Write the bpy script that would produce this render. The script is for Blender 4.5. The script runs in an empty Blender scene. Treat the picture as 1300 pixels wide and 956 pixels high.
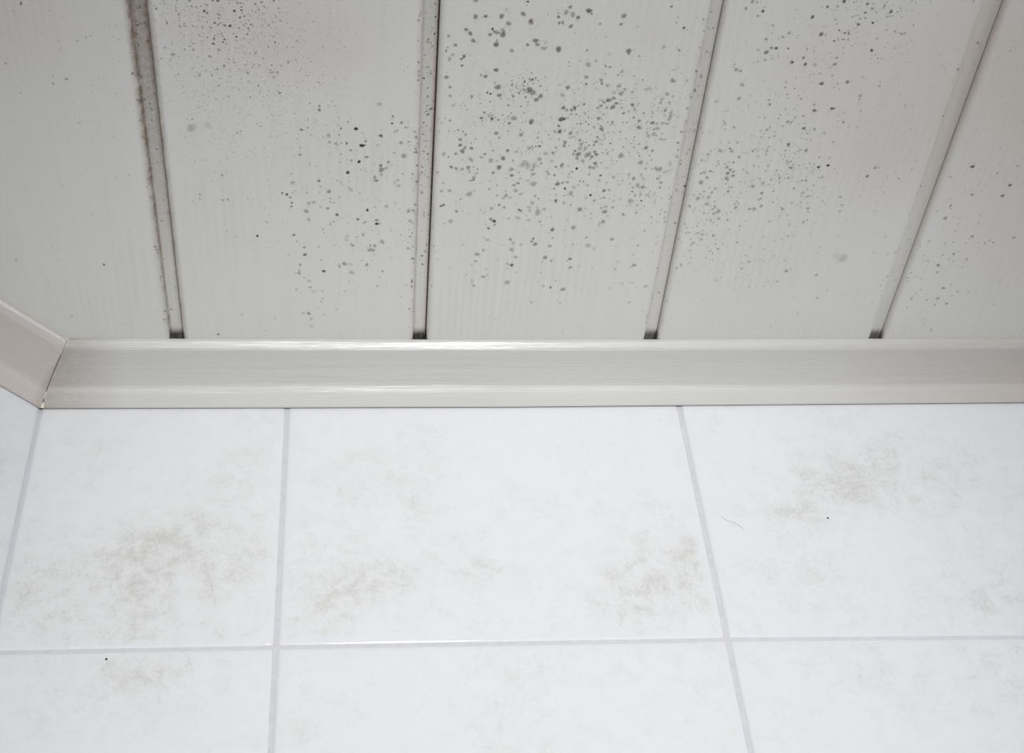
import bpy, bmesh, math, random
import numpy as np
from mathutils import Matrix, Vector, noise

C = bpy.context.scene.collection
ZC = 1.4887                      # camera height; the ceiling face is at 2.35
HZ = 2.35                        # ceiling height
D = 0.9                          # distance to the tiled wall

# ------------------------------------------------------------------ camera
cam_d = bpy.data.cameras.new('camera')
cam = bpy.data.objects.new('camera', cam_d); C.objects.link(cam)
R = ((0.9946030822891264, -0.00041018640953420504, -0.10375230333866539),
     (-0.07370710170598285, -0.7065774320816134, -0.7037866122846164),
     (-0.07302035236201554, 0.7076356154265149, -0.7027943254757146))
cam.matrix_world = Matrix.Translation((0, 0, ZC)) @ Matrix(R).to_4x4()
cam_d.sensor_fit = 'HORIZONTAL'; cam_d.sensor_width = 36.0
cam_d.lens = 1858.4 / 1300 * 36.0
cam_d.shift_y = -44.5 / 1300
cam_d.clip_start = 0.01; cam_d.clip_end = 50
bpy.context.scene.camera = cam

# ------------------------------------------------------------------ world and lights
w = bpy.data.worlds.new('room_light'); bpy.context.scene.world = w; w.use_nodes = True
bg = w.node_tree.nodes['Background']
bg.inputs[0].default_value = (0.93, 0.95, 1.0, 1); bg.inputs[1].default_value = 0.055

def aim(o, p):
    o.rotation_euler = (Vector(p) - o.location).to_track_quat('-Z', 'Y').to_euler()
ld = bpy.data.lights.new('key_lamp', 'SPOT'); lo = bpy.data.objects.new('key_lamp', ld); C.objects.link(lo)
lo.location = (0.13, -3.60, 0.25); aim(lo, (0.11, 0.9, 2.055))
ld.energy = 695; ld.spot_size = math.radians(16.8); ld.spot_blend = 1.0; ld.shadow_soft_size = 0.25
ld.color = (1.0, 0.99, 0.975)

wd = bpy.data.lights.new('side_fill_light', 'AREA'); wo = bpy.data.objects.new('side_fill_light', wd); C.objects.link(wo)  # added fill from the right, brightens the left moulding and wall; no window there
wo.location = (1.75, -0.15, 1.80); aim(wo, (-0.25, 0.86, 2.3)); wd.shape = 'RECTANGLE'; wd.size = .4; wd.size_y = .55
wd.energy = 9.0; wd.color = (.90, .94, 1.0)

rd = bpy.data.lights.new('rear_fill_light', 'AREA'); ro = bpy.data.objects.new('rear_fill_light', rd); C.objects.link(ro)  # wide fill added behind the camera to spread the moulding highlight sideways
ro.location = (0.1, -2.3, 0.85); aim(ro, (0.1, 0.9, 2.1)); rd.shape = 'RECTANGLE'; rd.size = 3.0; rd.size_y = .45
rd.energy = 15; rd.color = (.95, .97, 1.0)

vs = bpy.context.scene.view_settings
vs.view_transform = 'Standard'; vs.look = 'None'; vs.gamma = 1; vs.use_curve_mapping = False
vs.exposure = 0.0

# ------------------------------------------------------------------ materials
def mat(name):
    m = bpy.data.materials.new(name); m.use_nodes = True
    return m, m.node_tree, m.node_tree.nodes, m.node_tree.links, m.node_tree.nodes['Principled BSDF']
def ramp(N, a, b, ca=(0, 0, 0, 1), cb=(1, 1, 1, 1)):
    r = N.new('ShaderNodeValToRGB'); r.color_ramp.elements[0].position = a; r.color_ramp.elements[1].position = b
    r.color_ramp.elements[0].color = ca; r.color_ramp.elements[1].color = cb
    return r
def mixc(N, L, f, a, b, mode='MIX'):
    m = N.new('ShaderNodeMix'); m.data_type = 'RGBA'; m.blend_type = mode
    for s, v in ((m.inputs[0], f), (m.inputs[6], a), (m.inputs[7], b)):
        if hasattr(v, 'links'): L.new(v, s)
        else: s.default_value = v
    return m.outputs[2]
def math_(N, L, op, a, b=None):
    m = N.new('ShaderNodeMath'); m.operation = op
    for s, v in ((m.inputs[0], a), (m.inputs[1], b)):
        if v is None: continue
        if hasattr(v, 'links'): L.new(v, s)
        else: s.default_value = v
    return m.outputs[0]
def coords(N, L, scale, rot=(0, 0, 0)):
    t = N.new('ShaderNodeTexCoord'); m = N.new('ShaderNodeMapping')
    m.inputs['Scale'].default_value = scale; m.inputs['Rotation'].default_value = rot
    L.new(t.outputs['Object'], m.inputs[0]); return m.outputs[0]
def noise_(N, L, v, scale, detail=2, rough=.5, dist=0):
    n = N.new('ShaderNodeTexNoise'); n.inputs['Scale'].default_value = scale; n.inputs['Detail'].default_value = detail
    n.inputs['Roughness'].default_value = rough; n.inputs['Distortion'].default_value = dist
    L.new(v, n.inputs['Vector']); return n.outputs['Fac']
def attr(N, name):
    a = N.new('ShaderNodeAttribute'); a.attribute_name = name; return a.outputs['Fac']

def painted_wood(name, base, along, rough, grain, streak=0.0):
    """glossy painted wood; the grain runs along axis `along` (0 = x, 1 = y)"""
    m, t, N, L, P = mat(name)
    sc = (1, 1, 1)
    fine = coords(N, L, (12, 700, 700) if along == 0 else (700, 12, 700))
    mid = coords(N, L, (5, 110, 110) if along == 0 else (110, 5, 110))
    f1 = noise_(N, L, fine, 1, 3, .6)
    f2 = noise_(N, L, mid, 1, 2, .5, .6)
    # cathedral lines
    wv = N.new('ShaderNodeTexWave'); wv.wave_type = 'BANDS'; wv.bands_direction = 'Y' if along == 0 else 'X'
    wv.inputs['Scale'].default_value = 48; wv.inputs['Distortion'].default_value = 13; wv.inputs['Detail'].default_value = 2
    wv.inputs['Detail Scale'].default_value = .35
    L.new(coords(N, L, (.09, 1, 1) if along == 0 else (1, .09, 1)), wv.inputs['Vector'])
    msk = ramp(N, .46, .64); L.new(noise_(N, L, coords(N, L, (7, 7, 7)), 1, 1), msk.inputs[0])
    line = math_(N, L, 'MULTIPLY', wv.outputs['Fac'], msk.outputs[0])
    h = math_(N, L, 'ADD', math_(N, L, 'MULTIPLY', f1, .5), math_(N, L, 'ADD', math_(N, L, 'MULTIPLY', f2, .5), math_(N, L, 'MULTIPLY', line, .42)))
    dk = tuple(c * .955 for c in base) + (1,); lt = tuple(min(1, c * 1.02) for c in base) + (1,)
    r = ramp(N, .30, 1.0, lt, dk); L.new(h, r.inputs[0])
    # fine weave of the emulsion
    sp = ramp(N, .60, .74); L.new(noise_(N, L, coords(N, L, (1, 1, 1)), 900, 2, .6), sp.inputs[0])
    col = mixc(N, L, math_(N, L, 'MULTIPLY', sp.outputs[0], .16), r.outputs[0], (.25, .25, .22, 1))
    # faint rosy tint, partly light falloff painted into the colour; then grime
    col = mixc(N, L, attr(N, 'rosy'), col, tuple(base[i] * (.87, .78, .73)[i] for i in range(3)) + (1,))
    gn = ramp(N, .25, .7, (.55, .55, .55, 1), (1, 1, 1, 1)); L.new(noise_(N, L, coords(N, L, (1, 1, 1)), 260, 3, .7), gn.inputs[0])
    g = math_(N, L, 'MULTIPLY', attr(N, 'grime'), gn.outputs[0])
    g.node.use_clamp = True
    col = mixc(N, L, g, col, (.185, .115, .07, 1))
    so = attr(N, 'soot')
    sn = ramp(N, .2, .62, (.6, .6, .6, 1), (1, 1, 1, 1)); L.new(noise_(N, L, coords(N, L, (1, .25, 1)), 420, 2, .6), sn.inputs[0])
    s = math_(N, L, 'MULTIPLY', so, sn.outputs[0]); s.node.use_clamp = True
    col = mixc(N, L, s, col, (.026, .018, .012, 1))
    L.new(col, P.inputs['Base Color'])
    rr = ramp(N, .35, .7, (rough,) * 3 + (1,), (rough + .16,) * 3 + (1,)); L.new(f2, rr.inputs[0])
    nw = ramp(N, .35, .65); L.new(noise_(N, L, coords(N, L, (14, 160, 160) if along == 0 else (160, 14, 160)), 1, 4, .6), nw.inputs[0])
    wn = math_(N, L, 'MULTIPLY', attr(N, 'worn'), math_(N, L, 'ADD', math_(N, L, 'MULTIPLY', nw.outputs[0], .16), .06))
    L.new(math_(N, L, 'ADD', rr.outputs[0], wn), P.inputs['Roughness'])
    P.inputs['Specular IOR Level'].default_value = .5
    b = N.new('ShaderNodeBump'); b.inputs['Strength'].default_value = grain; b.inputs['Distance'].default_value = .0006 + streak * .0012
    L.new(h, b.inputs['Height']); L.new(b.outputs[0], P.inputs['Normal'])
    return m

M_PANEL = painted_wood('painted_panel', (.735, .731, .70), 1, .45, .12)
M_TRIM = painted_wood('painted_trim', (.57, .568, .553), 0, .22, .9)
M_TRIM_L = painted_wood('painted_trim_left', (.60, .59, .575), 0, .22, .9)

def tile_mat():
    m, t, N, L, P = mat('mottled_tile')
    o = coords(N, L, (1, 1, 1))
    cloud = attr(N, 'cloud')
    big = noise_(N, L, o, 11, 5, .6, .4)
    mid = noise_(N, L, o, 60, 6, .72, .5)
    fin = noise_(N, L, o, 330, 4, .7)
    v = math_(N, L, 'ADD', math_(N, L, 'MULTIPLY', cloud, .34), math_(N, L, 'MULTIPLY', math_(N, L, 'SUBTRACT', big, .5), .85))
    v = math_(N, L, 'ADD', v, math_(N, L, 'MULTIPLY', math_(N, L, 'SUBTRACT', mid, .5), 1.25))
    v = math_(N, L, 'ADD', v, math_(N, L, 'MULTIPLY', math_(N, L, 'SUBTRACT', fin, .5), .75))
    r = ramp(N, 0.0, .62, (.75, .758, .775, 1), (.57, .565, .55, 1)); L.new(v, r.inputs[0])
    r.color_ramp.elements.new(.25).color = (.715, .72, .725, 1)
    # pale flakes
    fl = ramp(N, .60, .70); L.new(noise_(N, L, o, 130, 5, .75, .8), fl.inputs[0])
    col = mixc(N, L, math_(N, L, 'MULTIPLY', fl.outputs[0], .5), r.outputs[0], (.77, .77, .77, 1))
    L.new(mixc(N, L, attr(N, 'rim'), col, (.735, .745, .775, 1)), P.inputs['Base Color'])
    P.inputs['Roughness'].default_value = .06
    P.inputs['Specular IOR Level'].default_value = .45
    b = N.new('ShaderNodeBump'); b.inputs['Strength'].default_value = .03; b.inputs['Distance'].default_value = .0005
    L.new(noise_(N, L, o, 45, 2), b.inputs['Height']); L.new(b.outputs[0], P.inputs['Normal'])
    return m
M_TILE = tile_mat()

def grout_mat():
    m, t, N, L, P = mat('grout')
    r = ramp(N, .3, .7, (.57, .565, .60, 1), (.64, .635, .67, 1)); L.new(noise_(N, L, coords(N, L, (1, 1, 1)), 150, 4, .6), r.inputs[0])
    L.new(r.outputs[0], P.inputs['Base Color']); P.inputs['Roughness'].default_value = .8
    return m
M_GROUT = grout_mat()

def plain(name, c, rough=.8, vary=.15, sc=80):
    m, t, N, L, P = mat(name)
    r = ramp(N, .3, .7, tuple(x * (1 - vary) for x in c) + (1,), tuple(min(1, x * (1 + vary)) for x in c) + (1,))
    L.new(noise_(N, L, coords(N, L, (1, 1, 1)), sc, 3), r.inputs[0]); L.new(r.outputs[0], P.inputs['Base Color'])
    P.inputs['Roughness'].default_value = rough
    return m
M_DARK = plain('raw_batten', (.06, .045, .035))
M_FILLER = plain('cream_filler', (.78, .72, .62), .5, .12, 400)
M_CRACK = plain('brown_crack', (.16, .09, .05), .8, .4, 500)
M_HAIR = plain('dark_hair', (.22, .19, .17), .4)
M_SPECK = plain('dark_speck', (.03, .028, .025), .6)

def mould_mat(name, c):
    m, t, N, L, P = mat(name)
    P.inputs['Base Color'].default_value = c + (1,); P.inputs['Roughness'].default_value = .75
    P.inputs['Specular IOR Level'].default_value = .2
    n = ramp(N, .22, .6, (.62, .62, .62, 1), (1, 1, 1, 1)); L.new(noise_(N, L, coords(N, L, (1, 1, 1)), 900, 3, .7), n.inputs[0])
    a = math_(N, L, 'MULTIPLY', attr(N, 'cover'), n.outputs[0]); a.node.use_clamp = True
    L.new(a, P.inputs['Alpha'])
    return m
M_MOULD = mould_mat('mould_spots', (.035, .036, .030))
M_MOULD2 = mould_mat('reddish_mould_spots', (.11, .055, .045))

# ------------------------------------------------------------------ helpers
def link(name, me, mats, parent=None, smooth=True):
    for m in mats: me.materials.append(m)
    if smooth:
        me.polygons.foreach_set('use_smooth', [True] * len(me.polygons))
    o = bpy.data.objects.new(name, me); C.objects.link(o)
    if parent: o.parent = parent
    return o
def mesh(name, verts, faces, attrs=None, sharp=35):
    me = bpy.data.meshes.new(name); me.from_pydata(verts, [], faces)
    for k, v in (attrs or {}).items():
        a = me.attributes.new(k, 'FLOAT', 'POINT'); a.data.foreach_set('value', v)
    me.update()
    return me
def autosmooth(o, deg=35):
    bm = bmesh.new(); bm.from_mesh(o.data); bmesh.ops.recalc_face_normals(bm, faces=bm.faces)
    for e in bm.edges:
        if len(e.link_faces) == 2 and e.calc_face_angle(0) > math.radians(deg): e.smooth = False
    bm.to_mesh(o.data); bm.free()
def structure(o, label=None):
    o['kind'] = 'structure'
    if label: o['label'] = label
    return o
def gauss(x, y, L):
    s = 0
    for (cx, cy, sx, sy, a) in L: s += a * math.exp(-.5 * (((x - cx) / sx) ** 2 + ((y - cy) / sy) ** 2))
    return s

# corner geometry (plan): back wall y = D, angled wall leaves the corner towards the left and the room
CX, CY = -0.256, D
ANG = math.radians(45.6); DL = (-math.cos(ANG), -math.sin(ANG)); NL = (math.sin(ANG), -math.cos(ANG))
LWLEN = 1.9
def wall_x(y): return CX + (y - CY) * DL[0] / DL[1]     # x of the angled wall at depth y
XR = 1.16                                               # right-hand extent built

# ------------------------------------------------------------------ tiled walls
def tile_grid(verts, faces, at, u0, u1, v0, v1, clouds, step, zoff=lambda u: 0, seed=0):
    """one pillowed tile; at(u, v, d) -> world point, d = how far it stands off the grout"""
    def axis(a, b):
        e = [0, .0006, .0014, .0026, .005, .009]
        n = max(2, int((b - a - .018) / step))
        return [a + k for k in e] + [a + .009 + (b - a - .018) * i / n for i in range(1, n)] + [b - k for k in reversed(e)]
    U, V = axis(u0, u1), axis(v0, v1)
    def drop(t):                                        # edge rounding and cushion
        return -.0011 * max(0, 1 - t / .0022) ** 2 - .00022 * max(0, 1 - t / .009) ** 2
    b0 = len(verts['co'])
    rnd = random.Random(seed); dz = rnd.uniform(-.00015, .00015)
    for v in V:
        for u in U:
            tu, tv = min(u - u0, u1 - u), min(v - v0, v1 - v)
            d = .0016 + drop(tu) + drop(tv) + dz
            verts['co'].append(at(u, v + zoff(u), d))
            verts['cloud'].append(gauss(u, v, clouds) if clouds else 0.15)
            verts['rim'].append(.75 * max(0, 1 - min(tu, tv) / .007) ** .7)
    nu = len(U)
    for j in range(len(V) - 1):
        for i in range(nu - 1):
            k = b0 + j * nu + i; faces.append((k, k + 1, k + 1 + nu, k + nu))
    # skirt down to the grout
    per = [(i, 0) for i in range(nu)] + [(nu - 1, j) for j in range(1, len(V))] + [(i, len(V) - 1) for i in range(nu - 2, -1, -1)] + [(0, j) for j in range(len(V) - 2, 0, -1)]
    s0 = len(verts['co'])
    for (i, j) in per:
        verts['co'].append(at(U[i], V[j] + zoff(U[i]), -.001)); verts['cloud'].append(0); verts['rim'].append(1)
    n = len(per)
    for k in range(n):
        (i, j), (i2, j2) = per[k], per[(k + 1) % n]
        faces.append((b0 + j * nu + i, s0 + k, s0 + (k + 1) % n, b0 + j2 * nu + i2))

ROW = 0.2525; GR = 0.0034; GH = 0.0024; Z0 = 0.5905 + ZC
ZT = [(-1, .5915), (-.25, .5922), (-.061, .5917), (.2307, .5902), (.273, .5904), (.496, .5869), (1, .585)]
def zdrift(x):
    for (a, za), (b, zb) in zip(ZT, ZT[1:]):
        if a <= x <= b: return za + (zb - za) * (x - a) / (b - a) - .5905
    return 0
CLOUDS = [(-.15, .655 + ZC, .06, .035, .75), (-.12, .70 + ZC, .05, .03, .5), (-.235, .64 + ZC, .03, .03, .6), (-.09, .755 + ZC, .03, .025, .55),
          (-.21, .775 + ZC, .02, .02, .5), (-.02, .63 + ZC, .03, .025, .8), (.02, .655 + ZC, .02, .015, .6), (.045, .72 + ZC, .02, .04, .4), (.09, .65 + ZC, .015, .02, .5),
          (.215, .64 + ZC, .03, .03, .9), (.255, .655 + ZC, .012, .02, .9), (.235, .71 + ZC, .02, .03, .45), (.01, .74 + ZC, .03, .02, .45), (-.02, .775 + ZC, .02, .02, .3),
          (.38, .73 + ZC, .025, .02, .75), (.35, .66 + ZC, .03, .03, .55), (.32, .71 + ZC, .04, .008, .5), (.45, .73 + ZC, .05, .03, .45), (.50, .64 + ZC, .06, .03, .5),
          (.43, .77 + ZC, .03, .02, .4), (-.15, .57 + ZC, .05, .03, .55), (.14, .568 + ZC, .03, .012, .55), (.24, .57 + ZC, .03, .02, .4), (.42, .57 + ZC, .08, .03, .4)]
wb_v = {'co': [], 'cloud': [], 'rim': []}; wb_f = []
G1, G2 = -.0594, .2690; PIT = G2 - G1
cols = [(CX + .0004, G1 - GR / 2)] + [(G1 + GR / 2 + k * PIT, G1 + (k + 1) * PIT - GR / 2) for k in range(4)]
atb = lambda u, v, d: (u, D - d + 0.0016, v)
for r in range(-8, 1):
    v0 = Z0 + r * ROW + GH / 2; v1 = Z0 + (r + 1) * ROW - GH / 2
    if v0 < 0: v0 = 0.002
    if v1 < v0 + .03: continue
    vis = r in (-1, 0)
    for ci, (u0, u1) in enumerate(cols):
        tile_grid(wb_v, wb_f, atb, u0, min(u1, XR + .25), v0, v1, CLOUDS if vis else None, .006 if vis else .05, zdrift, seed=r * 31 + ci)
me = mesh('wall_back', wb_v['co'], wb_f, {'cloud': wb_v['cloud'], 'rim': wb_v['rim']})
wall_back = structure(link('wall_back', me, [M_TILE]), 'bathroom wall of large pale mottled tiles with lavender grey joints')
autosmooth(wall_back, 40)

def slab(name, pts, z0, z1, m, parent=None):
    n = len(pts); v = [(x, y, z) for z in (z0, z1) for (x, y) in pts]
    f = [tuple(range(n))[::-1], tuple(range(n, 2 * n))] + [(i, (i + 1) % n, n + (i + 1) % n, n + i) for i in range(n)]
    o = link(name, mesh(name, v, f), [m], parent, smooth=False); autosmooth(o, 10); return o
slab('grout', [(CX - .03, D + .0012), (XR + .25, D + .0012), (XR + .25, D + .06), (CX - .07, D + .06)], 0, HZ + .03, M_GROUT, wall_back)

wl_v = {'co': [], 'cloud': [], 'rim': []}; wl_f = []
atl = lambda u, v, d: (CX + DL[0] * u + NL[0] * (d - .0016), CY + DL[1] * u + NL[1] * (d - .0016), v)
LC = [(.0012, .30)] + [(.30 + GR + k * PIT, .30 + (k + 1) * PIT) for k in range(5)]
for r in range(-8, 1):
    v0 = Z0 + r * ROW + GH / 2; v1 = Z0 + (r + 1) * ROW - GH / 2
    if v0 < 0: v0 = 0.002
    if v1 < v0 + .03: continue
    for ci, (u0, u1) in enumerate(LC):
        if u0 > LWLEN - .02: continue
        tile_grid(wl_v, wl_f, atl, u0, min(u1, LWLEN), v0, v1, [(.1, .7 + ZC, .2, .1, .3)], .05, seed=r * 17 + ci)
me = mesh('wall_left', wl_v['co'], wl_f, {'cloud': wl_v['cloud'], 'rim': wl_v['rim']})
wall_left = structure(link('wall_left', me, [M_TILE]), 'angled wall of pale tiles at the left, meeting the tiled wall at the corner')
autosmooth(wall_left, 40)
p = lambda u, d: (CX + DL[0] * u + NL[0] * d, CY + DL[1] * u + NL[1] * d)
slab('grout', [p(0, -.0012), p(0, -.06), p(LWLEN, -.06), p(LWLEN, -.0012)], 0, HZ + .03, M_GROUT, wall_left)

# floor of the room, far below the frame
fl = structure(slab('floor', [(CX, D + .05), (XR + .25, D + .05), (XR + .25, -1.6), (-1.6, -1.6), (-1.6, CY + DL[1] * LWLEN)], -.05, 0, plain('floor_tile', (.55, .54, .52), .4)), 'pale grey floor')

# ------------------------------------------------------------------ ceiling of grooved boards
# groove k: x of the left and right board edges at y = 0.9 and their slopes
GV = [((-.1532, -.0021), (-.1433, -.0060)), ((.0449, .0046), (.0552, .0024)), ((.2396, -.0039), (.2499, .0001)), ((.4356, .0061), (.4454, -.0087)),
      ((.632, 0), (.642, 0)), ((.829, 0), (.839, 0)), ((1.026, 0), (1.036, 0))]
def gx(k, s, y): x, m = GV[k][s]; return x + (y - .9) * m
YB, YF = .893, -.85
ceiling = bpy.data.objects.new('ceiling', None); C.objects.link(ceiling); ceiling.location = (0, 0, HZ)
structure(ceiling, 'ceiling of wide white painted boards with recessed grooves, spotted with mould')
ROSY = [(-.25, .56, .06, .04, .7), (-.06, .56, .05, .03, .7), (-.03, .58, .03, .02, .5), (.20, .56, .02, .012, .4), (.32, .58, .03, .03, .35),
        (.38, .60, .05, .06, .55), (.41, .66, .03, .05, .6), (.50, .62, .04, .05, .9), (.52, .70, .04, .05, .7), (.46, .55, .04, .04, .6), (.56, .76, .05, .05, .6), (.49, .56, .05, .06, .7), (.38, .66, .02, .02, .3)]  # pinkish tint; the right-hand patches also paint in the light falloff
rows = []
y = YB
while y > YF:
    rows.append(y); y -= .0016 if y > .84 else (.004 if y > .46 else .05)
rows.append(YF)
# grime strengths per groove: (left side, strip, seam side, brown rim on the faces)
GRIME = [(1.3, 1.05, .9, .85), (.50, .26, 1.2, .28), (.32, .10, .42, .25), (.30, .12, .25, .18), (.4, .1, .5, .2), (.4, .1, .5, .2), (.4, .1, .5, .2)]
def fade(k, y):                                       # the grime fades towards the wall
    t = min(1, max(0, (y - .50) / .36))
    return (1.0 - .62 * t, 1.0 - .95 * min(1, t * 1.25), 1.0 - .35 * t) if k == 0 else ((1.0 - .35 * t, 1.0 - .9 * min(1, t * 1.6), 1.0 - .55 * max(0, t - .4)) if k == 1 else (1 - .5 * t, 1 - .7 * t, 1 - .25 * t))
LABELS = ['leftmost ceiling board, almost clean, cut by the angled wall', 'ceiling board second from the left, peppered with fine dark specks',
          'middle ceiling board, densely dotted with grey mould spots', 'ceiling board right of the middle, with scattered mould spots',
          'rightmost ceiling board in view, with only a few mould spots', None, None, None]
DEP = .0045                                            # depth of the groove
NP = 7
def panel(k):
    """board k lies between groove k-1 and groove k and carries the recessed strip of groove k"""
    V, A = [], {'grime': [], 'soot': [], 'rosy': []}; F = []
    gl, gr = (GRIME[k - 1] if k else None), (GRIME[k] if k < len(GV) else None)
    nface = 16
    for y in rows:
        xl = gx(k - 1, 1, y) if k else max(wall_x(y) + .0015, -1.62)
        xr = gx(k, 0, y) if k < len(GV) else XR + .04
        if xl > xr - .012: xl = xr - .012
        xe = gx(k, 1, y) - (.0003, .0005, .0002, .0001, .0002, .0002, .0002)[k] if k < len(GV) else xr
        wob = noise.noise((y * 60, k * 7.1, 0)) ; wob2 = noise.noise((y * 140, k * 3.3, 5))
        nz = lambda s: max(.0, 1 + .45 * wob + .35 * wob2)
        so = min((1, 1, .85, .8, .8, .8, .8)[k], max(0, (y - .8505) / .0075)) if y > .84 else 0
        pr = []                                        # x, z, grime, soot
        if k:
            fa = fade(k - 1, y)
            st = gl[2] * fa[2]; rim = gl[3] * nz(1)
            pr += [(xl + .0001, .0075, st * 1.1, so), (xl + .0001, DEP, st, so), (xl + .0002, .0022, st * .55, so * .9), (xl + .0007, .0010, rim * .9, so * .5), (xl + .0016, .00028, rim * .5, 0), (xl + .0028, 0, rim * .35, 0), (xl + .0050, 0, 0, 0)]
        else:
            pr += [(xl, .0075, 0, 0), (xl, DEP, 0, 0), (xl, .002, 0, 0), (xl + .0005, 0, 0, 0), (xl + .0012, 0, 0, 0), (xl + .0028, 0, 0, 0), (xl + .005, 0, 0, 0)]
        a, b = pr[-1][0], xr - .0050
        for i in range(1, nface): pr.append((a + (b - a) * i / nface, 0, 0, 0))
        if gr:
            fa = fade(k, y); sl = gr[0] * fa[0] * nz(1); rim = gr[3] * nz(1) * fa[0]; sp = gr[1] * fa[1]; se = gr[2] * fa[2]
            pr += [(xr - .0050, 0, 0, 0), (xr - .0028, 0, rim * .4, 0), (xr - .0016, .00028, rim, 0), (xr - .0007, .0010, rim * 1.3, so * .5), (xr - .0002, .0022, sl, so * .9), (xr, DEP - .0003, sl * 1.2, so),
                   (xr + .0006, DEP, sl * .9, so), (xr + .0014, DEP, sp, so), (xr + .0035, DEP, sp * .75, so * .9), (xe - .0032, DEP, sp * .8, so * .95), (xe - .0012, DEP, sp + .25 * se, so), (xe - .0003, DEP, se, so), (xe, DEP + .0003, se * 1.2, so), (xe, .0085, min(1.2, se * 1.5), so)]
        else:
            pr += [(xr, 0, 0, 0), (xr, .0075, 0, 0)]
        for (x, z, g, s) in pr:
            V.append((x, y, z)); A['grime'].append(min(1, g)); A['soot'].append(s)
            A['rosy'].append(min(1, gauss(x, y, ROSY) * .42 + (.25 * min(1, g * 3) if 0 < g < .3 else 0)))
    n = len(pr)
    for j in range(len(rows) - 1):
        for i in range(n - 1):
            q = j * n + i; F.append((q, q + n, q + n + 1, q + 1))
    # close the body above (back face and the two ends)
    t0 = len(V); last = len(rows) - 1
    for j in (0, last):
        for i in (0, n - 1):
            x, y, z = V[j * n + i]; V.append((x, y, .0105))
            for a in A: A[a].append(0)
    F.append((t0, t0 + 1, t0 + 3, t0 + 2))
    F.append(tuple(range(0, n)) + (t0 + 1, t0)); F.append(tuple(range(last * n, last * n + n)) + (t0 + 3, t0 + 2))
    F.append(tuple(j * n for j in range(len(rows))) + (t0 + 2, t0)); F.append(tuple(j * n + n - 1 for j in range(len(rows))) + (t0 + 3, t0 + 1))
    me = mesh('ceiling_board', V, F, A)
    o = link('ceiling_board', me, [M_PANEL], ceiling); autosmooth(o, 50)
    if LABELS[k]: o['label'] = LABELS[k]
    return o
boards = [panel(k) for k in range(NP)]
slab('batten', [(CX + .01, D - .004), (XR + .04, D - .004), (XR + .04, YF), (-1.55, YF), (-1.55, CY + DL[1] * 1.85 + .02), (CX - .0, D - .03)], .0110, .03, M_DARK, ceiling)

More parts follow.
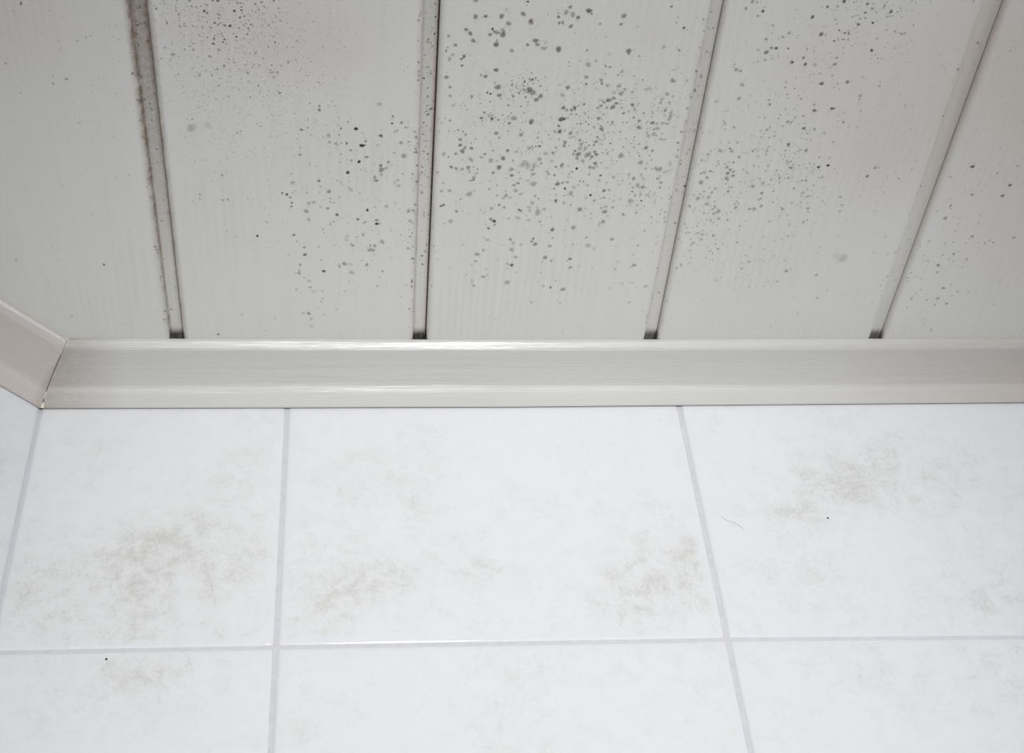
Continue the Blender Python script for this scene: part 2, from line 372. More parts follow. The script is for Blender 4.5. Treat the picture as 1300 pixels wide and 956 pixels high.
# ------------------------------------------------------------------ mould on the boards
SPOTS = """784,5358,154,55 789,5486,185,60 857,5481,137,70 967,5477,185,60 887,5486,48,50 1018,5533,180,55 1114,5455,180,60 1172,5521,205,60,1 1174,5504,156,50,1 1138,5358,83,95 1122,5357,53,80 1134,5383,42,70 1430,5395,132,50 1409,5434,192,50,1 1456,5449,217,45,1 1355,5443,54,90 1348,5417,42,80 1381,5416,42,60 1358,5472,120,60 1368,5520,109,65,1 1392,5516,145,60,1 1452,5545,158,60 1285,5453,66,55 911,5580,102,80 898,5626,151,55 937,5607,169,50,1 956,5610,121,50,1 921,5598,91,50,1 987,5623,242,65 984,5588,181,45,1 945,5706,213,70 948,5672,67,80 730,5590,132,65 760,5621,169,65 784,5679,176,60 819,5685,49,60 816,5702,49,60 611,5644,139,45 663,5717,140,55 609,5736,79,50 599,5767,110,50 648,5796,141,35 626,5833,165,40 726,5809,147,70 708,5831,117,65 716,5885,111,65 771,5802,67,35 1058,5754,159,50 1164,5703,134,60 1217,5667,183,65 1233,5699,141,60 1281,5728,184,40 1290,5677,122,25 1385,5733,233,70 981,5810,49,50 1467,5839,74,60 1036,5850,55,50 960,5917,173,65 1028,5939,62,50 853,5962,93,60 887,5972,162,60 611,5986,161,60 640,6069,125,50 643,6144,145,40 799,6148,145,55 980,6062,219,60 958,6028,75,50 996,6132,170,60 1010,6160,95,40 908,6109,75,95 932,6120,88,95 1097,6137,95,65 931,6188,95,40 1129,5956,56,60 1209,6080,227,65 1236,6105,215,55 1171,6080,164,40 1294,6132,190,60 1267,6163,190,60 1166,6002,69,70 1221,5991,125,60 1245,5978,75,75 1264,5999,63,70 1285,6045,94,60 1309,5966,63,60 1199,5986,56,60 1232,6025,125,30 1188,6139,95,60 1422,6031,69,50 1482,6054,189,60 1450,6122,190,30 1494,5474,157,65 1564,5418,193,75 1586,5441,66,95 1653,5520,91,60 1800,5519,122,60 1811,5451,200,55 2131,5369,91,75 2246,5536,99,80 2187,5497,98,35 2238,5720,113,45 2250,5722,63,40 1488,5602,61,50 1587,5737,99,60 1608,5856,187,45 1660,5822,124,40 1731,5861,75,70 1765,5872,113,50 1607,5962,151,50 1613,6021,101,70 1716,5986,151,45 1725,6014,108,65 1833,5941,69,60 1948,5946,89,40 1856,5906,138,35 1882,5735,199,65 1885,5758,112,50 1850,6032,172,45 1897,6060,108,50 1954,6082,128,40 1877,6091,217,22 1821,6088,159,30 2079,6053,192,25 2052,6059,128,30 2232,5976,179,50 2213,6098,155,40 2256,6113,97,40 2180,6140,155,35 1790,6158,192,60 1824,6140,160,50 2450,5974,103,50 2418,6084,130,50 2389,6118,117,40 1707,5624,74,40 1638,5637,61,40 2323,5451,80,30 2010,5774,63,30 1490,5683,55,50 669,6229,127,30 1066,6218,89,60 1157,6225,76,60 1188,6281,64,70 1207,6186,76,50 1116,6331,205,50 1087,6374,103,60 1246,6359,213,65 1239,6376,97,50 879,6334,141,65 897,6286,121,50 932,6311,147,40 956,6340,135,75 955,6309,96,50 1003,6348,103,60 1032,6305,70,60 1070,6321,71,50 1092,6285,77,50 652,6361,115,50 591,6384,115,25 716,6446,90,55 753,6459,78,60 772,6484,117,50 735,6531,156,50 737,6582,144,65 773,6603,144,50 757,6638,197,60 822,6609,144,60 708,6661,118,65 656,6694,92,55 621,6666,184,40 680,6786,133,60 717,6799,120,65 763,6805,133,50 808,6788,166,55 845,6783,106,40 877,6803,106,40 817,6826,133,35 854,6883,147,45 834,6912,121,45 581,6838,107,50 627,6939,148,25 678,7012,162,40 616,7017,149,40 828,7043,231,40 864,7009,88,35 996,6469,162,55 1020,6510,98,60 1179,6481,150,55 1194,6459,84,50 1091,6626,145,60 984,6626,98,50 924,6661,112,60 900,6691,119,45 974,6720,199,40 1062,6698,192,65 1038,6784,200,65 1022,6723,132,25 997,6835,140,60 1128,6803,194,40 1138,6859,141,65 1188,6828,100,45 1137,6718,113,35 1158,6634,132,35 979,6916,94,35 1203,6888,121,30 1164,6952,149,40 1179,7004,177,40 1185,6928,135,35 1104,7011,102,35 1110,7053,164,45 1041,7054,102,50 1228,6737,266,28 1255,6768,280,30 1299,6757,233,30 1197,6764,200,20 1287,6803,134,40 1298,6845,148,45 1310,6937,244,40 1333,7053,103,50 1416,6841,148,30 1462,6851,108,60 1465,6771,121,60 1510,6750,154,60 1493,6936,177,70 1530,6923,122,50 1565,6917,122,50 1554,6979,116,85 1604,7025,206,40 1376,6648,198,30 1336,6702,199,40 1351,6740,120,50 1249,6600,171,40 1297,6584,79,60 1325,6581,118,70 1271,6584,79,60 1304,6503,98,50 1361,6446,65,50 1424,6446,117,50 1462,6444,169,75 1451,6395,104,70 1466,6332,194,75 1487,6329,142,60 1452,6343,103,70 1510,6321,103,35 1468,6232,147,75 1496,6250,116,60 1529,6249,154,55 1546,6454,170,40 1511,6543,158,60 1506,6575,132,50 1465,6515,105,40 1448,6591,105,50 1585,6650,113,50 1381,6315,77,40 1314,6370,65,50 1552,6234,160,70 1616,6196,96,70 1577,6209,77,60 1741,6208,129,55 1719,6227,129,45 1765,6178,116,40 1850,6184,142,55 1829,6218,193,65 1786,6222,129,40 1894,6222,129,35 1914,6270,123,55 1768,6283,116,35 1951,6252,143,30 1993,6239,156,30 1972,6198,142,60 1962,6187,103,40 2010,6185,84,40 1736,6320,149,60 1840,6350,91,60 1669,6375,91,60 1645,6351,78,60 1610,6370,84,60 1583,6374,78,40 1713,6401,144,35 1770,6413,170,60 1994,6307,117,50 2039,6336,137,50 2049,6395,178,45 2140,6352,151,65 2173,6358,132,40 2216,6354,158,35 2248,6359,119,40 2186,6402,145,45 2161,6409,119,45 2163,6454,199,35 2127,6473,152,40 2110,6438,132,30 2224,6499,133,35 2260,6499,87,30 2128,6580,167,50 2176,6609,134,50 2266,6282,157,45 2259,6317,158,45 2266,6253,131,40 2294,6277,85,30 2218,6236,157,40 2173,6172,143,40 2237,6168,117,40 2381,6217,131,40 2358,6532,134,50 2372,6662,163,35 1747,6491,112,60 1744,6531,132,65 1730,6563,99,60 1804,6501,112,30 1785,6555,119,30 1669,6539,86,50 1619,6521,125,55 1635,6558,165,50 1669,6592,166,45 1628,6598,166,40 1594,6621,113,60 1620,6652,213,60 1616,6690,133,55 1683,6663,200,45 1702,6647,200,45 1727,6673,133,60 1743,6626,133,60 1758,6652,153,60 1662,6713,161,45 1759,6736,161,55 1722,6771,182,45 1750,6777,155,45 1724,6843,108,40 1624,6785,114,97 1813,6849,95,80 1661,6904,95,50 1725,6946,123,30 1622,6966,177,30 1856,6995,137,65 1757,7040,103,95 1945,6659,234,45 2103,6720,203,45 2029,6833,123,35 2070,6873,178,50 2151,6879,137,25 2108,6936,193,40 2150,6956,207,45 2076,6960,103,40 2255,6870,137,50 2280,6912,138,40 2283,6961,111,45 2253,6782,232,45 2330,6732,204,25 2149,6776,136,35 2300,6810,171,25 2328,6797,137,20 2076,7000,104,50 2104,7034,111,50 2146,7028,111,50 2191,7035,111,40 2430,7019,126,40 2454,6667,88,50 2429,6960,83,40 1536,6464,118,40 1595,6453,131,30 1851,6625,80,30 2187,6522,67,20 2066,6626,94,30 636,7153,116,70 617,7165,103,70 765,7092,95,50 740,7216,124,55 697,7317,167,35 1091,7077,137,35 1063,7147,110,60 1104,7171,138,50 1217,7188,90,65 1231,7201,138,60 1219,7274,139,40 1009,7291,167,50 1036,7309,146,85 1041,7347,105,50 998,7386,126,60 972,7339,84,40 1317,7122,206,30 1293,7166,173,25 1367,7219,264,40 1357,7168,138,25 1412,7184,159,30 1496,7101,172,65 1494,7039,82,50 1552,7046,96,35 1389,7309,105,50 1496,7391,183,65 1507,7475,121,40 1175,7495,135,60 1200,7531,156,30 1258,7547,135,35 1114,7553,92,30 1193,7602,215,35 1355,7485,121,65 1345,7514,114,60 1375,7542,171,60 1490,7560,165,45 1465,7682,210,50 1519,7715,145,40 1230,7680,158,40 1206,7764,152,75 1171,7750,109,40 1174,7804,95,30 924,7652,215,45 971,7608,143,35 1090,7715,108,20 986,7889,168,45 1018,7871,102,30 1000,7811,116,25 917,7989,155,40 897,7939,176,25 854,7867,87,40 928,7835,102,25 883,7760,94,30 1183,7952,221,40 1243,7841,95,40 1539,8005,134,60 1477,7988,134,35 1642,8025,194,50 1666,7695,131,70 1677,7786,146,45 922,7197,96,30 577,7995,118,40 1408,7345,70,40 1865,7064,104,50 1886,7204,196,55 1856,7166,139,35 1890,7152,153,30 1945,7160,126,40 1943,7093,111,30 1886,7305,191,50 1690,7183,188,55 1658,7367,198,45 1607,7292,63,70 2035,7230,148,50 2072,7094,209,40 2133,7133,140,30 2135,7210,127,30 1978,7486,158,45 1796,7550,216,35 1771,7473,121,35 1845,7593,144,20 2042,7803,170,25 2193,7757,162,50 2172,7776,96,40 2317,7989,151,35 2195,7545,87,50 2023,8013,120,30 2361,7201,99,40 2324,7220,120,30 2376,7068,105,30 2535,7319,108,40 2540,7508,109,25 -284,6287,127,65 -283,6252,89,60 142,6227,145,35 -80,6388,96,55 -132,6448,103,60 -24,6448,141,97 240,6331,115,60 234,6395,102,75 303,6387,128,60 337,6428,116,40 254,6468,97,50 273,6459,116,40 -414,6465,129,60 -371,6445,77,60 -222,6511,155,40 -262,6528,97,30 -215,6570,130,35 -171,6583,130,45 -129,6578,78,50 -92,6580,104,70 -62,6643,91,60 -135,6678,72,60 46,6559,117,50 18,6599,156,97 39,6593,78,70 158,6508,129,80 133,6592,130,25 -431,6689,112,50 305,6568,143,50 360,6558,97,50 413,6515,155,45 403,6653,111,40 255,6660,105,30 326,6688,203,45 53,6703,151,50 -57,6737,105,60 -2,6747,132,97 212,6749,132,50 158,6780,132,65 164,6821,212,55 199,6803,139,40 164,6865,140,40 239,6773,79,35 -85,6850,140,97 114,6888,127,50 123,6921,181,50 200,6888,87,25 -299,6933,141,60 -495,6952,161,35 -229,7037,155,55 -222,7016,108,40 -288,6988,101,35 -61,7016,155,30 -75,6993,121,20 4,7045,122,25 -149,7089,95,30 322,6854,100,40 396,6857,80,70 391,6903,134,25 262,6938,87,50 293,6969,161,30 -342,7140,136,40 -379,7150,137,35 -218,7134,116,35 -217,7100,88,40 -505,7147,89,80 -499,7050,95,30 -141,6754,86,30 426,6776,119,60 429,6928,121,60 472,7072,122,50 513,6293,140,60 499,6580,65,50 423,6571,85,50 2683,6348,133,40 2757,6380,107,50 3009,6398,108,50 2962,6412,102,25 3042,6471,89,50 3077,6455,89,40 2810,6520,115,35 3152,6320,122,50 3178,6328,115,40 3286,6379,130,70 3324,6424,82,60 3369,6383,124,40 3122,6364,102,40 3202,6532,159,65 3349,6584,160,55 3265,6612,97,30 2689,6597,150,45 2706,6609,102,30 2781,6600,150,40 2760,6578,109,40 2605,6636,136,35 2621,6606,102,35 2565,6692,123,40 2597,6696,103,30 2694,6699,117,30 2814,6707,117,50 2780,6707,96,30 2769,6753,152,45 2801,6778,139,50 2830,6796,125,50 2788,6813,181,55 2831,6835,153,50 2788,6860,181,45 2648,6795,104,50 2604,6807,166,35 2688,6742,103,30 2635,6857,146,45 2596,6903,209,50 2899,6894,105,35 2719,6961,140,35 2842,6947,127,35 2823,6988,141,45 2695,7002,141,40 2635,6991,126,30 2605,7020,126,35 2597,7062,190,40 2679,7050,191,35 2671,7120,142,35 2545,7140,156,40 2746,7148,128,35 2781,7191,186,45 2749,7214,129,45 2798,7262,159,40 2910,7148,165,40 3025,7162,151,40 3060,7160,151,50 3111,7130,144,50 3080,7063,172,30 3090,7002,121,60 3005,6934,163,40 3079,6904,170,35 3049,6863,127,30 3137,6868,127,40 3199,6852,127,50 3207,6893,106,40 3271,6851,120,40 3269,6753,134,60 3277,6721,84,50 3325,6731,84,50 3409,6872,121,40 3085,6732,126,30 2938,6805,154,25 2993,6648,110,25 2941,6597,110,40 2954,6576,89,40 2979,6594,82,40 2890,6613,103,25 3053,6556,110,25 3412,6993,144,30 3464,7029,109,55 3489,7151,124,50 3497,7185,110,35 3417,7089,116,30 3348,7093,109,30 3199,7094,94,40 3269,7140,94,25 3445,6787,85,40 3402,6705,99,40 3481,6741,120,90 2486,6977,91,90 2388,6355,106,30 -400,7227,206,45 -383,7310,166,35 -169,7259,124,75 -238,7197,137,45 -291,7183,103,35 60,7210,123,90 -11,7302,131,65 44,7328,97,65 131,7311,125,60 134,7346,125,95 160,7343,111,30 99,7270,110,20 119,7181,82,40 205,7172,157,35 374,7215,192,45 389,7318,139,35 -197,7328,97,50 -220,7355,118,40 -277,7402,126,25 30,7455,154,40 -94,7481,225,20 -53,7567,177,40 -501,7466,119,65 -481,7531,92,45 -424,7592,128,50 -422,7668,143,70 -311,7587,106,35 -187,7566,85,25 120,7571,156,50 83,7614,199,50 112,7617,128,50 84,7569,141,40 178,7530,204,45 379,7594,149,40 392,7473,105,50 -153,7790,144,40 -116,7760,187,50 -69,7762,129,30 -278,7840,145,80 59,7770,158,50 183,7837,123,40 160,7898,73,50 -59,7854,218,30 -461,7775,159,40 -467,7836,145,30 -498,7862,94,30 -434,7912,88,40 -396,7944,161,30 -388,8016,140,35 -499,8037,133,30 -362,8062,177,20 144,7997,132,25 -294,8139,112,30 335,8115,111,25 -835,5484,90,90 -800,5534,90,75 -871,5602,109,85 -834,5689,91,80 -813,5617,66,70 -791,5480,72,60 -939,5409,101,80 -973,5408,83,70 -1125,5414,89,60 -1033,5491,108,70 -1015,5506,78,70 -1010,5444,72,70 -1052,5454,60,50 -945,5512,78,60 -937,5587,60,80 -971,5579,78,60 -941,5548,60,70 -904,5600,72,60 -783,5590,54,60 -998,5620,91,60 -1117,5609,73,55 -1165,5614,73,45 -1204,5620,85,40 -985,5709,91,70 -992,5748,98,75 -914,5711,91,70 -926,5732,79,70 -906,5748,61,70 -958,5796,92,60 -1026,5849,99,60 -930,5926,112,50 -860,5897,93,50 -772,5979,93,60 -978,5954,93,40 -1106,6011,138,35 -1247,6001,81,50 -1321,5787,99,50 -1150,5771,68,60 -1129,5800,80,60 -1272,5843,148,40 -1232,5856,80,40 -1351,5876,99,35 -747,5821,74,50 -660,5859,74,50 -619,5765,79,50 -581,5564,54,80 -562,5564,48,80 -692,5429,89,50 -651,5413,89,50 -635,5448,59,60 -570,5397,101,60 -529,5554,72,50 -456,5761,73,40 -426,5710,79,40 -489,5885,98,50 -539,5915,92,40 -567,5970,99,50 -609,5971,81,50 -595,6013,106,40 -689,5918,99,40 -727,5910,74,40 -561,6144,126,50 -915,6183,101,40 -1226,6159,82,35 -1019,6008,94,40 -978,6093,107,30 -767,6186,88,50 -773,6057,94,30 -1286,5596,79,40 -1204,5521,90,50 -1218,5473,66,40 -1290,5442,72,40 -1114,5519,60,50 3139,5425,152,75 3227,5340,114,70 3335,5292,158,75 3299,5333,82,60 3505,5309,134,70 3548,5347,128,50 3506,5380,96,70 3688,5366,149,70 3675,5408,78,60 3630,5320,90,60 3639,5293,64,60 3686,5314,64,50 3581,5460,97,80 3482,5476,129,70 3427,5549,91,75 3420,5527,65,70 3522,5423,77,50 2654,5369,118,60 2690,5312,160,50 2722,5316,93,50 2778,5388,125,75 2748,5426,100,50 2874,5501,101,50 2958,5590,95,45 2846,5613,114,50 2899,5684,128,60 2933,5686,128,75 3022,5685,90,70 3159,5686,65,75 2869,5723,167,65 2805,5705,115,35 2874,5787,109,40 2925,5773,122,25 2822,5802,129,25 3072,5802,143,70 3148,5762,117,70 3173,5816,144,75 3244,5818,157,30 3233,5562,167,70 3267,5566,96,40 3391,5756,111,50 3390,5811,138,55 3363,5838,105,30 3394,5908,99,50 3331,5979,160,70 3520,5961,154,60 3449,5978,87,50 3433,6011,87,40 3621,5915,114,35 3631,5687,125,80 3668,5723,86,30 3765,5991,136,30 3644,6079,143,40 3647,6111,95,40 2680,5874,148,50 2713,5884,122,40 2659,5829,90,40 2745,6002,163,40 2746,6122,145,50 2973,6131,99,50 2984,6170,106,60 3064,5971,85,50 3069,6018,79,50 3096,6076,99,35 3209,6115,100,50 3183,6086,73,40 3318,6166,101,40 3333,6218,156,65 3460,6197,143,75 3478,6195,88,50 3575,6318,110,60 3517,6254,68,40 3561,6233,68,40 3200,6282,81,50 3258,6269,108,40 3114,6209,87,40 3179,6207,101,30 2970,6289,101,30 3682,6212,103,30 3837,5538,99,50 3799,5742,87,20 3552,6724,114,95 3533,6837,143,30 3721,7032,132,40 3754,7112,103,40 3751,7176,118,40 3483,7290,148,40 3508,7267,81,50 3378,7317,155,25 3388,7436,119,30 3422,7425,89,30 3348,7468,90,30 3455,7811,154,50 3486,7784,92,30 3716,7853,179,35 3079,7789,152,40 3127,7716,128,40 3109,7552,89,50 2984,7508,96,40 2880,7528,89,40 2843,7577,96,50 2812,7625,97,40 2785,7436,153,40 2693,7480,146,35 2645,7419,131,30 2635,7517,161,35 2619,7538,110,30 2557,7358,108,30 2564,7410,123,25 2736,7281,158,30 3083,7644,135,25 3049,7894,99,30 3416,7698,114,25 2642,7730,104,30 3893,7669,464,22 3831,7641,308,12 3250,7703,106,20 3403,7929,140,30 3928,6740,137,50 3886,6824,138,60 4140,6842,110,40 4221,6752,81,50 4083,6769,66,30 4695,6718,142,80 5052,6894,146,75 5027,7003,139,75 4776,6995,122,50 4713,6966,76,50 4548,6821,90,50 4635,7105,130,50 4912,6778,106,40 5051,6702,122,40 4628,7238,170,45 4539,7164,100,30 4907,7424,143,50 5261,7434,146,45 5068,7466,104,40 5107,7488,89,40 4705,7501,111,30 4810,7614,152,40 4720,7625,120,30 4715,7739,177,55 4728,7817,146,40 4617,7694,120,35 4937,7673,130,35 4832,7993,140,50 4886,7954,91,40 4966,8029,133,35 4819,8112,166,45 4912,8171,126,55 4814,8185,142,35 4589,8118,148,35 4728,8128,124,30 4867,8480,137,30 4616,7892,130,20 5330,8180,120,30 4055,6979,96,30 4028,7080,97,30 4036,7173,90,30 4257,7619,117,30 5290,7909,168,15 4275,8170,82,30 -2225,5471,98,60 -2220,5457,74,60 -2284,5526,74,40 -2400,5942,83,50 -2100,6035,77,40 -2107,6100,96,50 -2012,6061,109,50 -2338,6184,78,40 -1897,5745,87,40 -1837,5719,87,40 -1804,5706,62,40 -2021,5748,69,30 -2011,5811,63,40 -1973,6433,79,40 -1717,6212,64,30 -1680,6900,88,40 -2173,7003,83,35 -1973,6852,95,20 -2039,5632,62,30 -1195,6461,325,30 -1074,6440,285,16 -1183,6385,77,50 -875,6501,84,50 -852,6487,71,40 -1006,6890,107,50 -503,6872,87,50 -1182,7073,103,50 -1184,7118,89,40 -1017,7126,103,50 -980,7120,130,40 -574,7052,102,70 -540,7066,115,80 -516,7094,88,70 -509,7182,116,50 -699,7339,125,30 -778,7479,120,90 -1348,5480,90,60 -1360,5460,60,60 -718,7329,90,25 -2618,7739,164,30 -1966,7785,118,70 -2285,8344,140,30 -2647,7419,73,30 -1008,7432,91,30 -942,7489,92,30 -547,7668,100,40 -472,7864,160,45 -306,8169,97,40 -292,8055,111,30 -407,8306,174,50 -449,8301,136,35 -388,8368,121,35 -389,8448,138,30 -292,8315,98,35 -943,8317,121,30 -1003,8115,89,25 -1144,8542,124,60 -681,8360,137,20 -187,8256,105,40"""
CLUSTERS = [(-876,5524,209,174,170,31,63,0.40,0.85),(-989,5651,369,319,260,25,57,0.25,0.60),(-687,5963,380,404,520,25,58,0.20,0.50),(-1210,5782,212,391,170,25,51,0.20,0.50),(-651,6366,447,354,380,26,53,0.20,0.45),(-302,5696,429,324,260,25,51,0.20,0.40),(-1030,6237,329,418,200,26,52,0.15,0.40),(-328,6936,467,623,200,34,75,0.15,0.35),(84,7637,368,508,80,42,92,0.12,0.30),(1137,6055,56,54,60,26,58,0.50,0.90),(1200,5467,326,125,60,25,44,0.20,0.50),(929,6335,258,141,110,26,59,0.40,0.75),(1395,6396,582,438,300,26,60,0.20,0.45),(1769,6606,296,222,170,34,81,0.30,0.60),(1066,5856,390,267,120,25,45,0.20,0.45),(1834,6176,288,210,120,33,79,0.20,0.40),(1450,6986,544,392,150,34,76,0.15,0.40),(2158,7053,85,93,50,28,63,0.30,0.60),(2260,6308,146,436,80,33,81,0.15,0.35),(2978,6659,364,540,230,34,76,0.15,0.40),(3185,5672,343,335,160,26,60,0.20,0.50),(3577,5403,226,127,90,33,66,0.30,0.65),(3237,6730,91,91,40,28,63,0.40,0.70),(3315,6805,370,390,120,35,70,0.20,0.45),(3427,5600,45,65,15,33,67,0.50,0.80),(2708,7204,187,325,120,42,92,0.15,0.35),(4553,7428,261,427,60,37,90,0.15,0.35),(4521,6049,240,431,120,28,63,0.15,0.40),(4799,7594,265,527,80,38,84,0.15,0.35),(3874,5655,173,405,60,34,68,0.20,0.40),(-2035,6060,426,543,110,26,59,0.15,0.35),(-2155,7341,464,645,60,35,78,0.12,0.28),(1526,7792,765,435,60,43,101,0.12,0.28),(3441,7691,589,437,70,44,96,0.12,0.28)]
rnd = random.Random(11)
def owner(x, y):
    """board index, height of the surface there, or None inside a seam"""
    for k in range(NP):
        xl = gx(k - 1, 1, y) if k else -1.6
        if xl <= x < (gx(k, 1, y) if k < len(GV) else 9):
            xr = gx(k, 0, y)
            if x < xr - .001: return k, 0.0
            if x > xr + .0005 and x < gx(k, 1, y) - .0012: return k, DEP
            return k, None
    return 0, None
buf = [[{'co': [], 'cover': []}, [], []] for _ in range(NP)]
def blot(x, y, r, d, tint=0):
    k, h = owner(x, y)
    if h is None or y > .858: return
    if k == 0 and x < wall_x(y) + .05: return
    (vd, F, MI) = buf[k]; V = vd['co']; A = vd['cover']
    lift = -.00012 - .00006 * rnd.random(); z = h + lift
    n = 12 if r > .0009 else (8 if r > .0005 else 5)
    big = r > .0006
    if k and h == 0 and x - r < gx(k - 1, 1, y) + .003: r = min(r, .001)
    b = len(V); V.append((x, y, z)); A.append(min(1, d * 1.08))
    ph = rnd.uniform(0, 6.28); e = rnd.uniform(.85, 1.18); am = rnd.uniform(.05, .16)
    rings = ((.45, 1.0), (.80, .86), (1.06, .35), (1.35, 0)) if big else ((.6, .85), (1.25, 0))
    for (s, c) in rings:
        for i in range(n):
            t = 2 * math.pi * i / n
            rr = r * s * (1 + am * math.sin(2 * t + ph) + am * .7 * math.sin(3 * t + 2 * ph) + (rnd.uniform(-.06, .06) if s > .5 else 0))
            V.append((x + rr * math.cos(t) * e, y + rr * math.sin(t) * 1.12, z)); A.append(min(1, d * c))
    for i in range(n): F.append((b, b + 1 + i, b + 1 + (i + 1) % n)); MI.append(tint)
    for q in range(len(rings) - 1):
        o1 = b + 1 + q * n; o2 = o1 + n
        for i in range(n): F.append((o1 + i, o2 + i, o2 + (i + 1) % n, o1 + (i + 1) % n)); MI.append(tint)
for t in SPOTS.split():
    v = [int(q) for q in t.split(',')]
    blot(v[0] / 1e4, v[1] / 1e4, v[2] / 1e5 * .90, .62 * v[3] / 100 + .38 * (v[3] / 100) ** 4, 1 if len(v) > 4 else 0)
    if v[2] > 130 and rnd.random() < .5:              # satellites
        for _ in range(rnd.randint(1, 3)):
            a = rnd.uniform(0, 6.28); q = v[2] / 1e5 * rnd.uniform(1.6, 3.2)
            blot(v[0] / 1e4 + q * math.cos(a), v[1] / 1e4 + q * math.sin(a), .0004, v[3] / 100 * .5)
for (cx, cy, sx, sy, n, r0, r1, d0, d1) in CLUSTERS:
    for _ in range(n):
        blot(rnd.gauss(cx, sx) / 1e4, rnd.gauss(cy, sy) / 1e4, rnd.uniform(r0, r1) / 1e5, rnd.uniform(d0, d1) * rnd.uniform(.6, 1))
for _ in range(900):                                   # faint dust of spores everywhere
    blot(rnd.uniform(-.25, .62), rnd.uniform(.5, .86), rnd.uniform(.00025, .0006), rnd.uniform(.08, .26))
for _ in range(150):                                   # pale grey blots among the dark ones
    blot(rnd.gauss(.20, .09), rnd.gauss(.70, .07), rnd.uniform(.0008, .0014), rnd.uniform(.10, .26))
for _ in range(420):                                   # the mould goes on towards the room
    y = .53 - abs(rnd.gauss(0, .09)); s = rnd.random()
    blot(rnd.gauss(.13, .11), y, .0004 + .0014 * s ** 3, rnd.uniform(.25, .6))
for k, (side, n) in enumerate(((0, 24), (0, 38), (0, 16), (0, 6))):   # spots that follow the groove edges
    for _ in range(n):
        y = rnd.uniform(.52, .85)
        blot(gx(k, 0, y) - .0015 - abs(rnd.gauss(0, .0012)), y, rnd.uniform(.0004, .0011), rnd.uniform(.2, .55))
for k, n in ((0, 50), (1, 95), (2, 12), (3, 5)):       # and spots down in the grooves
    for _ in range(n):
        y = .53 + abs(rnd.gauss(0, .14))
        blot(rnd.uniform(gx(k, 0, y) + .0015, gx(k, 1, y) - .0015), y, rnd.uniform(.0003, .0009), rnd.uniform(.2, .55))
for k in range(NP):
    vd, F, MI = buf[k]
    if not F: continue
    me = mesh('mould', vd['co'], F, {'cover': vd['cover']})
    o = link('mould', me, [M_MOULD, M_MOULD2], boards[k]); me.polygons.foreach_set('material_index', MI)
    o['kind'] = 'stuff'

# ------------------------------------------------------------------ cove trim between wall and ceiling
def profile():
    """(u, v) from the ceiling edge to the wall edge, u off the wall, v below the ceiling, normalised to 1 x 1"""
    seq = [(.0016, 88, 88), (.0012, 86, 63), (.0068, 61, 48), (.0016, 45, 27), (.0275, 25, 41), (.0075, 43, 67), (.0125, 70, 80)]
    P = [(0., 0.)]
    for (ln, a, b) in seq:
        n = 10
        for i in range(n):
            t = math.radians(a + (b - a) * (i + .5) / n)
            P.append((P[-1][0] - math.cos(t) * ln / n, P[-1][1] + math.sin(t) * ln / n))
    du, dv = -P[-1][0], P[-1][1]
    return [(1 - (-x / du) * .945, y / dv) for (x, y) in P]
PRO = profile()
def trim(name, stations, m, parent=None, label=None, grain_obj_rot=0):
    """stations: list of functions (u, v) -> local point; sweeps the closed section through them"""
    sec = PRO + [(.030, 1.012), (.022, .985), (.022, .02), (.05, .004), (.9, .004)]
    V, A = [], {'rosy': [], 'grime': [], 'soot': [], 'worn': []}; F = []
    for (fn, gr, ro) in stations:
        for (u, v) in sec:
            V.append(fn(u, v)); A['rosy'].append(ro); A['grime'].append(gr); A['soot'].append(0); A['worn'].append(1.0 if v > .6 else 0.0)
    n = len(sec)
    for j in range(len(stations) - 1):
        for i in range(n): F.append((j * n + i, (j + 1) * n + i, (j + 1) * n + (i + 1) % n, j * n + (i + 1) % n))
    F.append(tuple(range(n))); F.append(tuple(range((len(stations) - 1) * n, len(stations) * n)))
    o = link(name, mesh(name, V, F, A), [m], parent); autosmooth(o, 38)
    structure(o, label); return o
MX, MY = -.2355, .8596                                  # mitre point on the ceiling
def back_ab(x):
    T = [(-.3, .0404, .0406), (-.256, .0404, .0406), (.127, .0389, .0412), (.269, .0395, .0402), (.5731, .0412, .0387), (1.3, .043, .038)]
    for (x0, a0, b0), (x1, a1, b1) in zip(T, T[1:]):
        if x0 <= x <= x1: t = (x - x0) / (x1 - x0); return a0 + (a1 - a0) * t, b0 + (b1 - b0) * t
    return .041, .04
def st_back(x):
    def f(u, v):
        a, b = back_ab(x); xx = x if x > -.2 else CX + (MX - CX) * u + .0003
        return (xx, D - .0006 - a * u, HZ - b * v)
    return f
xs = [-.256, -.19, -.16, -.12, 0, .127, .2, .269, .4, .5731, .8, XR + .05]
sb = [(st_back(x), (.45 if x == -.256 else 0), max(0, min(.7, (x - .38) * 4))) for x in xs]  # rosy tint towards the right end paints in the warmer, dimmer light
trim('trim_1', sb, M_TRIM, label='long glossy white cove moulding along the top of the tiled wall')
AL = (MX - CX) * NL[0] + (MY - CY) * NL[1]
def st_left(s):
    def f(u, v):                                       # along the wall by s from the mitre
        if s == 0: x, y = CX + (MX - CX) * u - .0004, CY - .0006 + (MY - CY) * u
        else: x, y = CX + DL[0] * s + NL[0] * AL * u, CY + DL[1] * s + NL[1] * AL * u
        return (x, y, HZ - .0408 * v)
    return f
OL = [(st_left(s), (.35 if s == 0 else 0), .55) for s in (0, .012, .03, .06, .12, .5, 1.0, LWLEN)]
# built in a frame turned along the angled wall so that its grain follows it
tl = trim('trim_2', OL, M_TRIM_L, label='short white cove moulding on the angled wall at the left edge')
rot = Matrix.Rotation(ANG, 4, 'Z'); org = Matrix.Translation((CX, CY, 0))
tl.data.transform((org @ rot).inverted()); tl.matrix_world = org @ rot

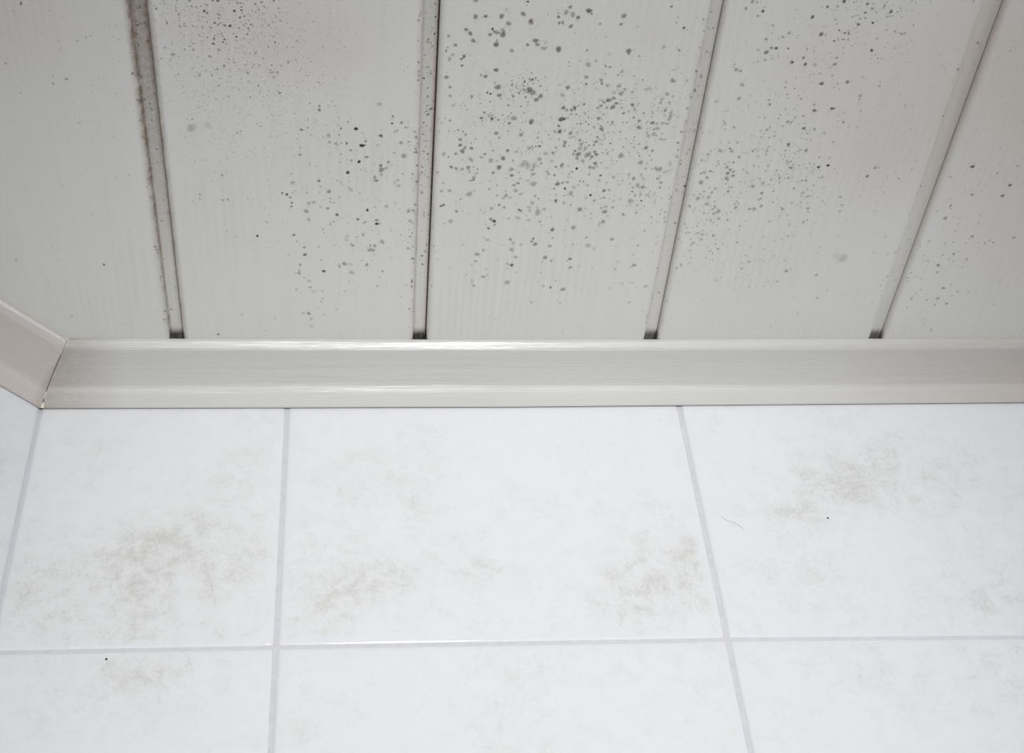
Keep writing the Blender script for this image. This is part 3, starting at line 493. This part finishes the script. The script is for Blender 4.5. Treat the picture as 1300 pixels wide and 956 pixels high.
# filler and crack in the mitre
def mitre_strip(name, m, i0, i1, half, lift, mat_i, parent, wob=0):
    V, F = [], []; n = 0
    q = random.Random(3)
    for i in range(i0, i1 + 1):
        u, v = PRO[i]; x, y, z = CX + (MX - CX) * u, CY + (MY - CY) * u, HZ - .0408 * v
        c = Vector((x, y, z)); out = Vector((.28, -.68, -.68)); h = half * (1 + wob * q.uniform(-1, 1))
        side = Vector((1, .2, 0)).normalized()
        for a in range(7):
            t = math.pi * a / 6
            V.append(c + side * (math.cos(t) * h) + out * (math.sin(t) * lift * (1 + wob * q.uniform(-.5, .5)) - .0002))
        n += 1
    for j in range(n - 1):
        for a in range(6): F.append((j * 7 + a, j * 7 + a + 1, j * 7 + a + 8, j * 7 + a + 7))
    for e in (0, n - 1): F.append(tuple(e * 7 + a for a in range(7)))
    o = link(name, mesh(name, V, F), [m], parent); autosmooth(o, 60); return o
tr1 = bpy.data.objects['trim_1']
NPRO = len(PRO) - 1
mitre_strip('mitre_crack', M_CRACK, 12, NPRO, .00042, .00035, 0, tr1, .35)['label'] = 'thin brown crack in the mitre joint'
mitre_strip('filler', M_FILLER, 0, 8, .0020, .0016, 0, tr1, .35)['label'] = 'lump of cream filler at the top of the mitre joint'
mitre_strip('filler', M_FILLER, NPRO - 4, NPRO, .0019, .0013, 0, tr1, .3)['label'] = 'lump of cream filler at the bottom of the mitre joint'
mitre_strip('filler', M_FILLER, NPRO - 13, NPRO - 7, .0010, .0005, 0, tr1, .5)

# ------------------------------------------------------------------ small things on the tiles
def hair():
    pts = [(.2845, .7030), (.2870, .7006), (.2905, .6982), (.2945, .6962), (.2975, .6938), (.3002, .6905)]
    cu = bpy.data.curves.new('hair', 'CURVE'); cu.dimensions = '3D'; cu.bevel_depth = .00012; cu.bevel_resolution = 2
    s = cu.splines.new('BEZIER'); s.bezier_points.add(len(pts) - 1)
    for b, (x, z) in zip(s.bezier_points, pts):
        b.co = (x, D - .00018, z + ZC); b.handle_left_type = b.handle_right_type = 'AUTO'
    dg = bpy.data.objects.new('tmp', cu); C.objects.link(dg)
    bpy.context.view_layer.update()
    me = bpy.data.meshes.new_from_object(dg.evaluated_get(bpy.context.evaluated_depsgraph_get()))
    bpy.data.objects.remove(dg)
    o = link('hair', me, [M_HAIR]); o['label'] = 'short thin curved hair stuck to the right-hand tile near its left joint'; o['category'] = 'hair'
    return o
hair()
def speck(x, z, r, label):
    bm = bmesh.new(); bmesh.ops.create_icosphere(bm, subdivisions=2, radius=r)
    q = random.Random(int(x * 1e4))
    for v in bm.verts: v.co *= q.uniform(.8, 1.15); v.co.y *= .45
    me = bpy.data.meshes.new('dirt_speck'); bm.to_mesh(me); bm.free()
    o = link('dirt_speck', me, [M_SPECK]); o.location = (x, D - r * .4, z + ZC)
    o['label'] = label; o['category'] = 'speck'; o['group'] = 'dark specks on the tiles'
speck(.3706, .7002, .0008, 'tiny black speck in the upper middle of the right-hand tile')
speck(-.1762, .5839, .0009, 'tiny black speck just below the level joint, on the lower left tile')
